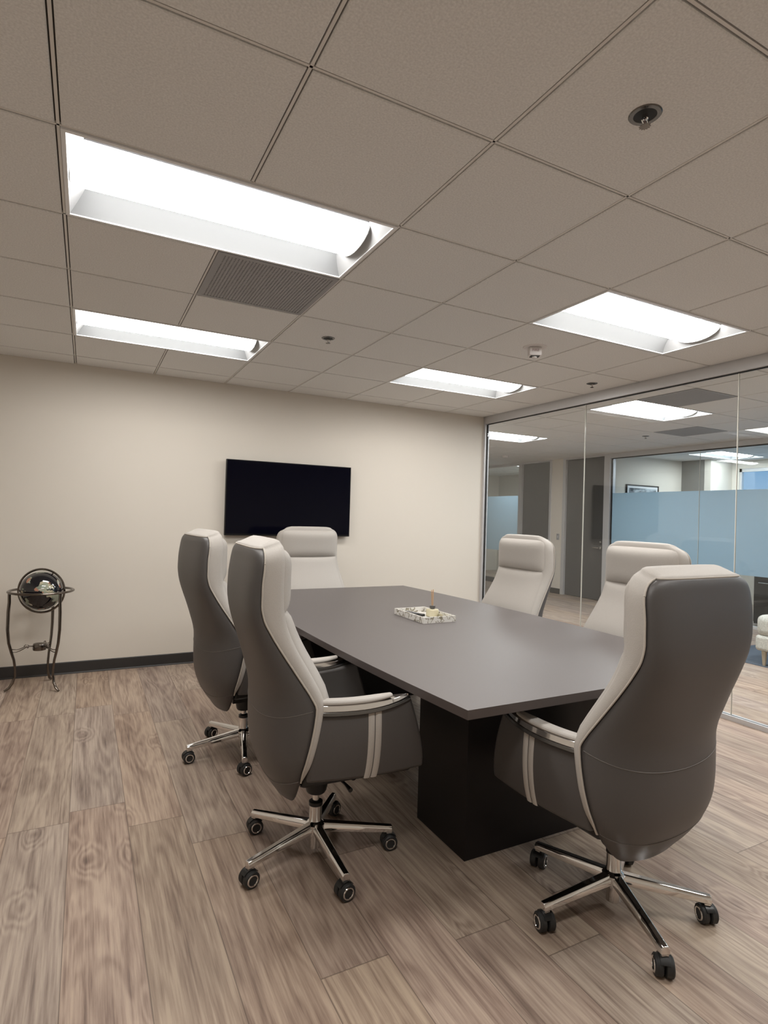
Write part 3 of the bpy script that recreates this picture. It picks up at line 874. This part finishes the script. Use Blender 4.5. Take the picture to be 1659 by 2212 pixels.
    MB().box(-0.135, 0.310, -0.235, 0.235, 0.385, 0.430).build('seat_pan', BLACKP, root, bevel=0.012)
    # side panels with a light stripe
    def railz(x): return 0.661 + (0.25 if x < 0.05 else 0.62) * (x - 0.05) ** 2
    def ybow(x): return 0.283 + 0.028 * (1 - ((x - 0.10) / 0.27) ** 2)
    def side_pt(u, v, s, off):
        z_b = 0.422 - 0.010 * u
        xr = -0.131 + 0.032 * v; xfr = 0.354 - 0.086 * v - 0.012 * (1 - v) ** 8
        x = xr + (xfr - xr) * u
        z = z_b + (railz(x) + 0.004 - z_b) * v
        y = ybow(x) * (1 - 0.02 * (1 - v)) + 0.010 * math.sin(v * PI) + off - 0.010 * (1 - v) ** 2
        return (x, s * y, z)
    for s in (-1, 1):
        b = MB(); NU, NV = 18, 8
        outer = [[side_pt(i / NU, j / NV, s, 0) for j in range(NV + 1)] for i in range(NU + 1)]
        inner = [[(p[0], p[1] - s * 0.055, p[2]) for p in r] for r in outer]
        ring = []
        for i in range(NU + 1):
            ring.append(outer[i] + inner[i][::-1])
        b.grid(ring, True)
        b.ngon(ring[0]); b.ngon(ring[-1])
        sp = b.build('side_panel', LEATHER, root, bevel=0.012, seg=3, angle=60)
        for (ua, ub) in ((0.452, 0.502), (0.508, 0.558)):
            q = MB(); rr = []
            xa_, xb_s = (0.086, 0.111) if ua < 0.5 else (0.114, 0.139)
            for j in range(-1, 14):
                v = max(0.0, j / 12) if j < 13 else 1
                row = []
                for k in range(5):
                    xx_ = xa_ + (xb_s - xa_) * k / 4; vv_ = min(1, max(0, j / 12)); u = (xx_ - (-0.131 + 0.032 * vv_)) / (0.354 - 0.086 * vv_ + 0.131 - 0.032 * vv_)
                    oo = 0.0035 if 0 < k < 4 else 0.0005
                    if j == -1:
                        p = side_pt(u, 0, s, oo - 0.02); p = (p[0], p[1], p[2] - 0.002)
                    else: p = side_pt(u, min(v, 1), s, oo)
                    row.append(p)
                rr.append(row)
            q.grid(rr); q.build('stripe', LIGHTF, sp, angle=50)
    # arm: dark rail, chrome band, light pad
    for s in (-1, 1):
        def bar(xa, xb_, yin, yout, za, zb_, name, mat, taper=0.0, bev=0.003):
            b = MB(); rows = []
            NN = 16
            for i in range(NN + 1):
                q = i / NN; x = xa + (xb_ - xa) * q
                e = 1 - taper * max(0, (q - 0.7) / 0.3) ** 2
                e2 = 1 - 0.35 * max(0, (0.12 - q) / 0.12) ** 2
                yo = ybow(x) + yout * e * e2; yi = ybow(x) - yin * e * e2
                z0 = railz(x) + za; z1 = railz(x) + za + (zb_ - za) * (1 - 0.45 * taper * max(0, (q - 0.6) / 0.4))
                rows.append([(x, s * yi, z0), (x, s * yo, z0), (x, s * (yo - 0.003), z1), (x, s * (yi + 0.003), z1)])
            b.grid(rows, True); b.ngon(rows[0]); b.ngon(rows[-1])
            return b.build(name, mat, root, bevel=bev, seg=2, angle=35)
        bar(-0.123, 0.262, 0.050, 0.014, 0.000, 0.016, 'arm_rail', RAIL, 0.6)
        bar(-0.113, 0.252, 0.047, 0.013, 0.0165, 0.038, 'arm_band', CHROME, 1.0)
        bar(-0.100, 0.185, 0.043, 0.009, 0.0365, 0.053, 'arm_pad', LIGHTF, 0.45, 0.006)
    # mechanism and column
    b = MB(); b.box(-0.09, 0.13, -0.075, 0.075, 0.315, 0.388)
    b.lathe([(0.036, 0.252), (0.042, 0.262), (0.046, 0.282), (0.050, 0.318)], n=24)
    b.tube([(0.05, -0.06, 0.345), (0.06, -0.17, 0.345), (0.065, -0.215, 0.340)], [0.006, 0.006, 0.010], 8)
    b.tube([(0.10, 0, 0.340), (0.155, 0, 0.300), (0.17, 0, 0.290)], 0.024, 10)
    b.build('tilt_mechanism', BLACKP, root, bevel=0.004)
    MB().lathe([(0.014, 0.200), (0.014, 0.262)], n=20).build('gas_piston', CHROME, root)
    MB().lathe([(0.0255, 0.196), (0.028, 0.198), (0.028, 0.212), (0.018, 0.217)], n=24).build('column_collar', BLACKP, root)
    MB().lathe([(0.025, 0.028), (0.025, 0.060), (0.026, 0.10), (0.026, 0.197)], n=28).build('column', CHROME, root)
    MB().lathe([(0.030, 0.085), (0.040, 0.092), (0.040, 0.124), (0.028, 0.134), (0.026, 0.136)], n=28).build('hub', CHROME, root)
    # five legs, each with a twin wheel caster
    lm = MB(); rows = []
    for q in range(9):
        f = q / 8; x = 0.020 + 0.298 * f
        zt_ = 0.131 - 0.036 * f; hh = 0.036 - 0.010 * f; wt = 0.017 - 0.006 * f; wb_ = 0.021 - 0.006 * f
        rows.append([(x, -wb_, zt_ - hh), (x, wb_, zt_ - hh), (x, wb_, zt_ - hh * 0.35), (x, wt * 0.75, zt_), (x, -wt * 0.75, zt_), (x, -wb_, zt_ - hh * 0.35)])
    lm.grid(rows, True); lm.ngon(rows[0]); lm.ngon(rows[-1])
    lm.box(0.294, 0.317, -0.013, 0.013, 0.063, 0.080)
    R = 0.300
    for k in range(5):
        a = 2 * PI * k / 5
        if k == 0:
            leg = lm.build('base_leg', CHROME, root, bevel=0.0025); leg_me = leg
            leg.rotation_euler = (0, 0, a)
            cs = MB()
            cs.lathe([(0.006, 0.045), (0.006, 0.064)], n=10)
            arc = [(0.0325 * math.cos(t_), 0.029 + 0.0325 * math.sin(t_)) for t_ in [math.radians(d) for d in range(34, 147, 14)]]
            arc2 = [(0.0298 * math.cos(t_), 0.029 + 0.0298 * math.sin(t_)) for t_ in [math.radians(d) for d in range(34, 147, 14)]]
            pl = arc + arc2[::-1]
            o1 = len(cs.v); n1 = len(pl)
            cs.v.extend([(x, -0.013, z) for x, z in pl]); cs.v.extend([(x, 0.013, z) for x, z in pl])
            for i in range(n1):
                j = (i + 1) % n1; cs.face((o1 + i, o1 + j, o1 + n1 + j, o1 + n1 + i))
            h_ = len(arc)
            for i in range(h_ - 1):
                cs.face((o1 + i, o1 + i + 1, o1 + n1 - 2 - i, o1 + n1 - 1 - i)); cs.face((o1 + n1 + i, o1 + n1 + i + 1, o1 + 2 * n1 - 2 - i, o1 + 2 * n1 - 1 - i))
            cs.lathe([(0.010, -0.009), (0.010, 0.009)], (0, 0, 0.029), 12, 'y')
            cas = cs.build('caster', BLACKP, root)
            for s in (-1, 1):
                wm = MB(); wm.lathe([(0.012, s * 0.0035), (0.026, s * 0.0035), (0.029, s * 0.006), (0.029, s * 0.017), (0.0285, s * 0.0175), (0.0285, s * 0.0195), (0.029, s * 0.020), (0.029, s * 0.023), (0.025, s * 0.0265), (0.012, s * 0.0250)], (0, 0, 0.029), 28, 'y')
                wh = wm.build('wheel', RUBBER, cas)
                rg = MB(); rg.lathe([(0.0155, s * 0.0262), (0.0165, s * 0.0280), (0.0200, s * 0.0280), (0.0212, s * 0.0262)], (0, 0, 0.029), 28, 'y', caps=False)
                rg.build('wheel_ring', CHROME, cas)
        else:
            l2 = leg_me.copy(); COL.objects.link(l2); l2.parent = root; l2.rotation_euler = (0, 0, a)
            copy_tree(cas, root)
    return root
chair = make_chair()
def place(root, x, y, rz, base, spin, label, dz=0, sx=0, sy=0):
    root.location = (x, y, 0); root.rotation_euler = (0, 0, rz)
    root['label'] = label; root['category'] = 'office chair'; root['group'] = 'executive chairs around the conference table'
    legs = [c for c in root.children if c.name.startswith('base_leg')]
    cas = [c for c in root.children if c.name.startswith('caster')]
    for c in root.children:      # gas lift height
        if not c.name.startswith(('base_leg', 'caster', 'column', 'hub')): c.location = (sx, sy, dz)
    for k in range(5):
        a = math.radians(base + 72 * k) - rz
        legs[k].rotation_euler = (0, 0, a)
        ca = math.radians(spin[k]) - rz
        trail = 0.020
        cas[k].location = (0.306 * math.cos(a), 0.306 * math.sin(a), 0)
        cas[k].rotation_euler = (0, 0, ca); cas[k].scale = (1.06, 1.06, 1.06)
specs = [
    (0.976, 0.738, -0.050, -90, (8, -10, 25, 0, 15), 'near left high-back leather chair, its whole side, arm and chrome base in view', -0.003),
    (0.952, 1.845, 0.09, 42, (10, 30, 5, 20, 0), 'high-back grey leather chair behind the nearest left chair, closest to the globe', -0.010),
    (1.827, -0.017, PI / 2 + 0.0365, 32.5, (60, 30, 75, 50, 65), 'largest high-back chair at the right, dark back turned to the camera', -0.040, 0.020, -0.015),
    (1.858, 3.078, -PI / 2, 18, (0, 20, 40, 60, 10), 'beige-fronted high-back chair at the far table end below the television', -0.020),
    (2.83, 1.935, PI, 0, (0, 20, 40, 60, 10), 'beige-fronted high-back chair on the right side of table nearest the cream wall', -0.020),
    (2.86, 0.90, PI, 10, (0, 20, 40, 60, 10), 'beige-fronted high-back chair partly hidden behind the largest dark-backed chair', -0.020),
]
for k, sp in enumerate(specs):
    r = chair if k == len(specs) - 1 else copy_tree(chair)
    place(r, *sp)

# ------------------------------------------------------------------ globe on its stand
GR = (-0.170, 3.605)
gs = thing('globe_stand', 'dark metal floor globe with three curved legs by the cream wall', 'globe', (GR[0], GR[1], 0))
b = MB(); ring = [(0.212 * math.cos(2 * PI * k / 48), 0.212 * math.sin(2 * PI * k / 48), 0.735) for k in range(48)]
b.tube(ring, 0.012, 10, closed=True, flat=0.75); b.build('horizon_ring', GUN, gs)
prof = [(0.735, 0.205), (0.66, 0.203), (0.59, 0.207), (0.46, 0.208), (0.36, 0.198), (0.29, 0.180), (0.23, 0.162), (0.16, 0.152), (0.11, 0.153), (0.06, 0.166), (0.025, 0.190), (0.008, 0.218)]
rad_ = [0.015, 0.016, 0.017, 0.016, 0.0145, 0.014, 0.013, 0.0125, 0.0125, 0.0125, 0.014, 0.010]
for a in (190, 310, 70):
    ar = math.radians(a)
    pts = [(r * math.cos(ar), r * math.sin(ar), z) for z, r in prof]
    MB().tube(pts, rad_, 10, flat=0.7).build('leg', GUN, gs)
    s = MB()
    c_, s_ = math.cos(ar), math.sin(ar)
    for dz in (0.0, 0.022):
        pts = []
        for k in range(9):
            q = k / 8; r = 0.030 + (0.186 - 0.030) * q
            pts.append((r * c_, r * s_, 0.315 + 0.010 * math.sin(q * PI * 2) - dz * q))
        s.tube(pts, 0.0035, 6)
    sc = [((0.085 + 0.016 * math.cos(t_)) * c_, (0.085 + 0.016 * math.cos(t_)) * s_, 0.322 + 0.014 * math.sin(t_)) for t_ in [k * 0.5 for k in range(11)]]
    s.tube(sc, 0.003, 6); s.build('scroll_brace', GUN, gs)
MB().lathe([(0.034, 0.285), (0.044, 0.288), (0.046, 0.300), (0.046, 0.326), (0.042, 0.336), (0.010, 0.340)], n=28).build('compass', GUN, gs)
gb = MB(); n = 40
rows = []
for i in range(1, 24):
    t_ = PI * i / 24
    rows.append([(0.146 * math.sin(t_) * math.cos(2 * PI * k / n), 0.146 * math.sin(t_) * math.sin(2 * PI * k / n), 0.146 * math.cos(t_)) for k in range(n)])
gb.grid(rows, True); gb.ngon(rows[0]); gb.ngon(rows[-1])
tilt = (math.radians(0), math.radians(30), math.radians(-20))
ball = gb.build('globe_ball', GLOBE, gs, loc=(0, 0, 0.735), rot=tilt)
mr_ = MB(); mr_.tube([(0.164 * math.cos(2 * PI * k / 48), 0, 0.164 * math.sin(2 * PI * k / 48)) for k in range(48)], 0.008, 8, closed=True)
mr_.tube([(0, 0, -0.164), (0, 0, -0.144)], 0.005, 8); mr_.tube([(0, 0, 0.144), (0, 0, 0.164)], 0.005, 8)
mr_.build('meridian_ring', GUN, gs, loc=(0, 0, 0.735), rot=tilt)

# ------------------------------------------------------------------ corridor lounge: rug and seat
rug = MB().box(6.07, 7.75, -0.8, 2.45, 0.0, 0.008).build('rug', RUGM, smooth=False)
tag(rug, 'blue-grey rug under the pale seat in the corridor', 'rug')
sf = thing('lounge_bench', 'pale grey upholstered seat with tapered legs behind the glass', 'lounge seat', (6.45, 1.45, 0.008))
MB().box(-0.40, 0.40, -0.45, 0.45, 0.145, 0.30).build('seat_base', SOFAM, sf, bevel=0.03, seg=3)
MB().box(-0.40, 0.40, -0.45, 0.45, 0.29, 0.50).build('seat_cushion', SOFAM, sf, bevel=0.06, seg=4)
for sx in (-1, 1):
    for sy in (-1, 1):
        MB().lathe([(0.014, 0.0), (0.026, 0.15)], (0.35 * sx, 0.38 * sy, 0), 14).build('leg', LEGW, sf)
# inside the office: picture, and an added black block for a dark reflection
cb = thing('reflection_stand_in', 'added black block behind the office glass, standing in for a dark reflection', 'reflection_stand_in', (8.50, 1.9, 0))
MB().box(0, 0.45, -1.4, 1.4, 0.02, 0.72).build('body', BLACKP, cb, bevel=0.004)
for k in range(4):
    y = -1.4 + 0.7 * k
    d = MB().box(-0.018, 0, y + 0.004, y + 0.696, 0.05, 0.70).build('door', BLACKP, cb, bevel=0.002)
    MB().tube([(-0.018, y + 0.45, 0.60), (-0.045, y + 0.46, 0.60), (-0.045, y + 0.62, 0.60), (-0.018, y + 0.63, 0.60)], 0.006, 8).build('handle', CHROME, d)
pc = thing('framed_picture', 'black-framed grey print on the office wall above the frosted glass', 'picture', (8.90, 5.50, 1.76))
b = MB(); hw, hh = 0.42, 0.30
b.box(-hw, hw, -0.025, 0, hh - 0.018, hh); b.box(-hw, hw, -0.025, 0, -hh, -hh + 0.018); b.box(-hw, -hw + 0.018, -0.025, 0, -hh + 0.018, hh - 0.018); b.box(hw - 0.018, hw, -0.025, 0, -hh + 0.018, hh - 0.018)
b.build('frame', BEZEL, pc, smooth=False)
MB().box(-hw + 0.018, hw - 0.018, -0.012, -0.004, -hh + 0.018, hh - 0.018).build('mat_board', WHITEM, pc, smooth=False)
MB().box(-hw + 0.07, hw - 0.06, -0.014, -0.012, -hh + 0.07, hh - 0.06).build('print', ART, pc, smooth=False)
# facade across the street, seen through the office window
bx('wall_exterior', SKYL, 30, 31, -20, 30, -10, 4.2, st=True)
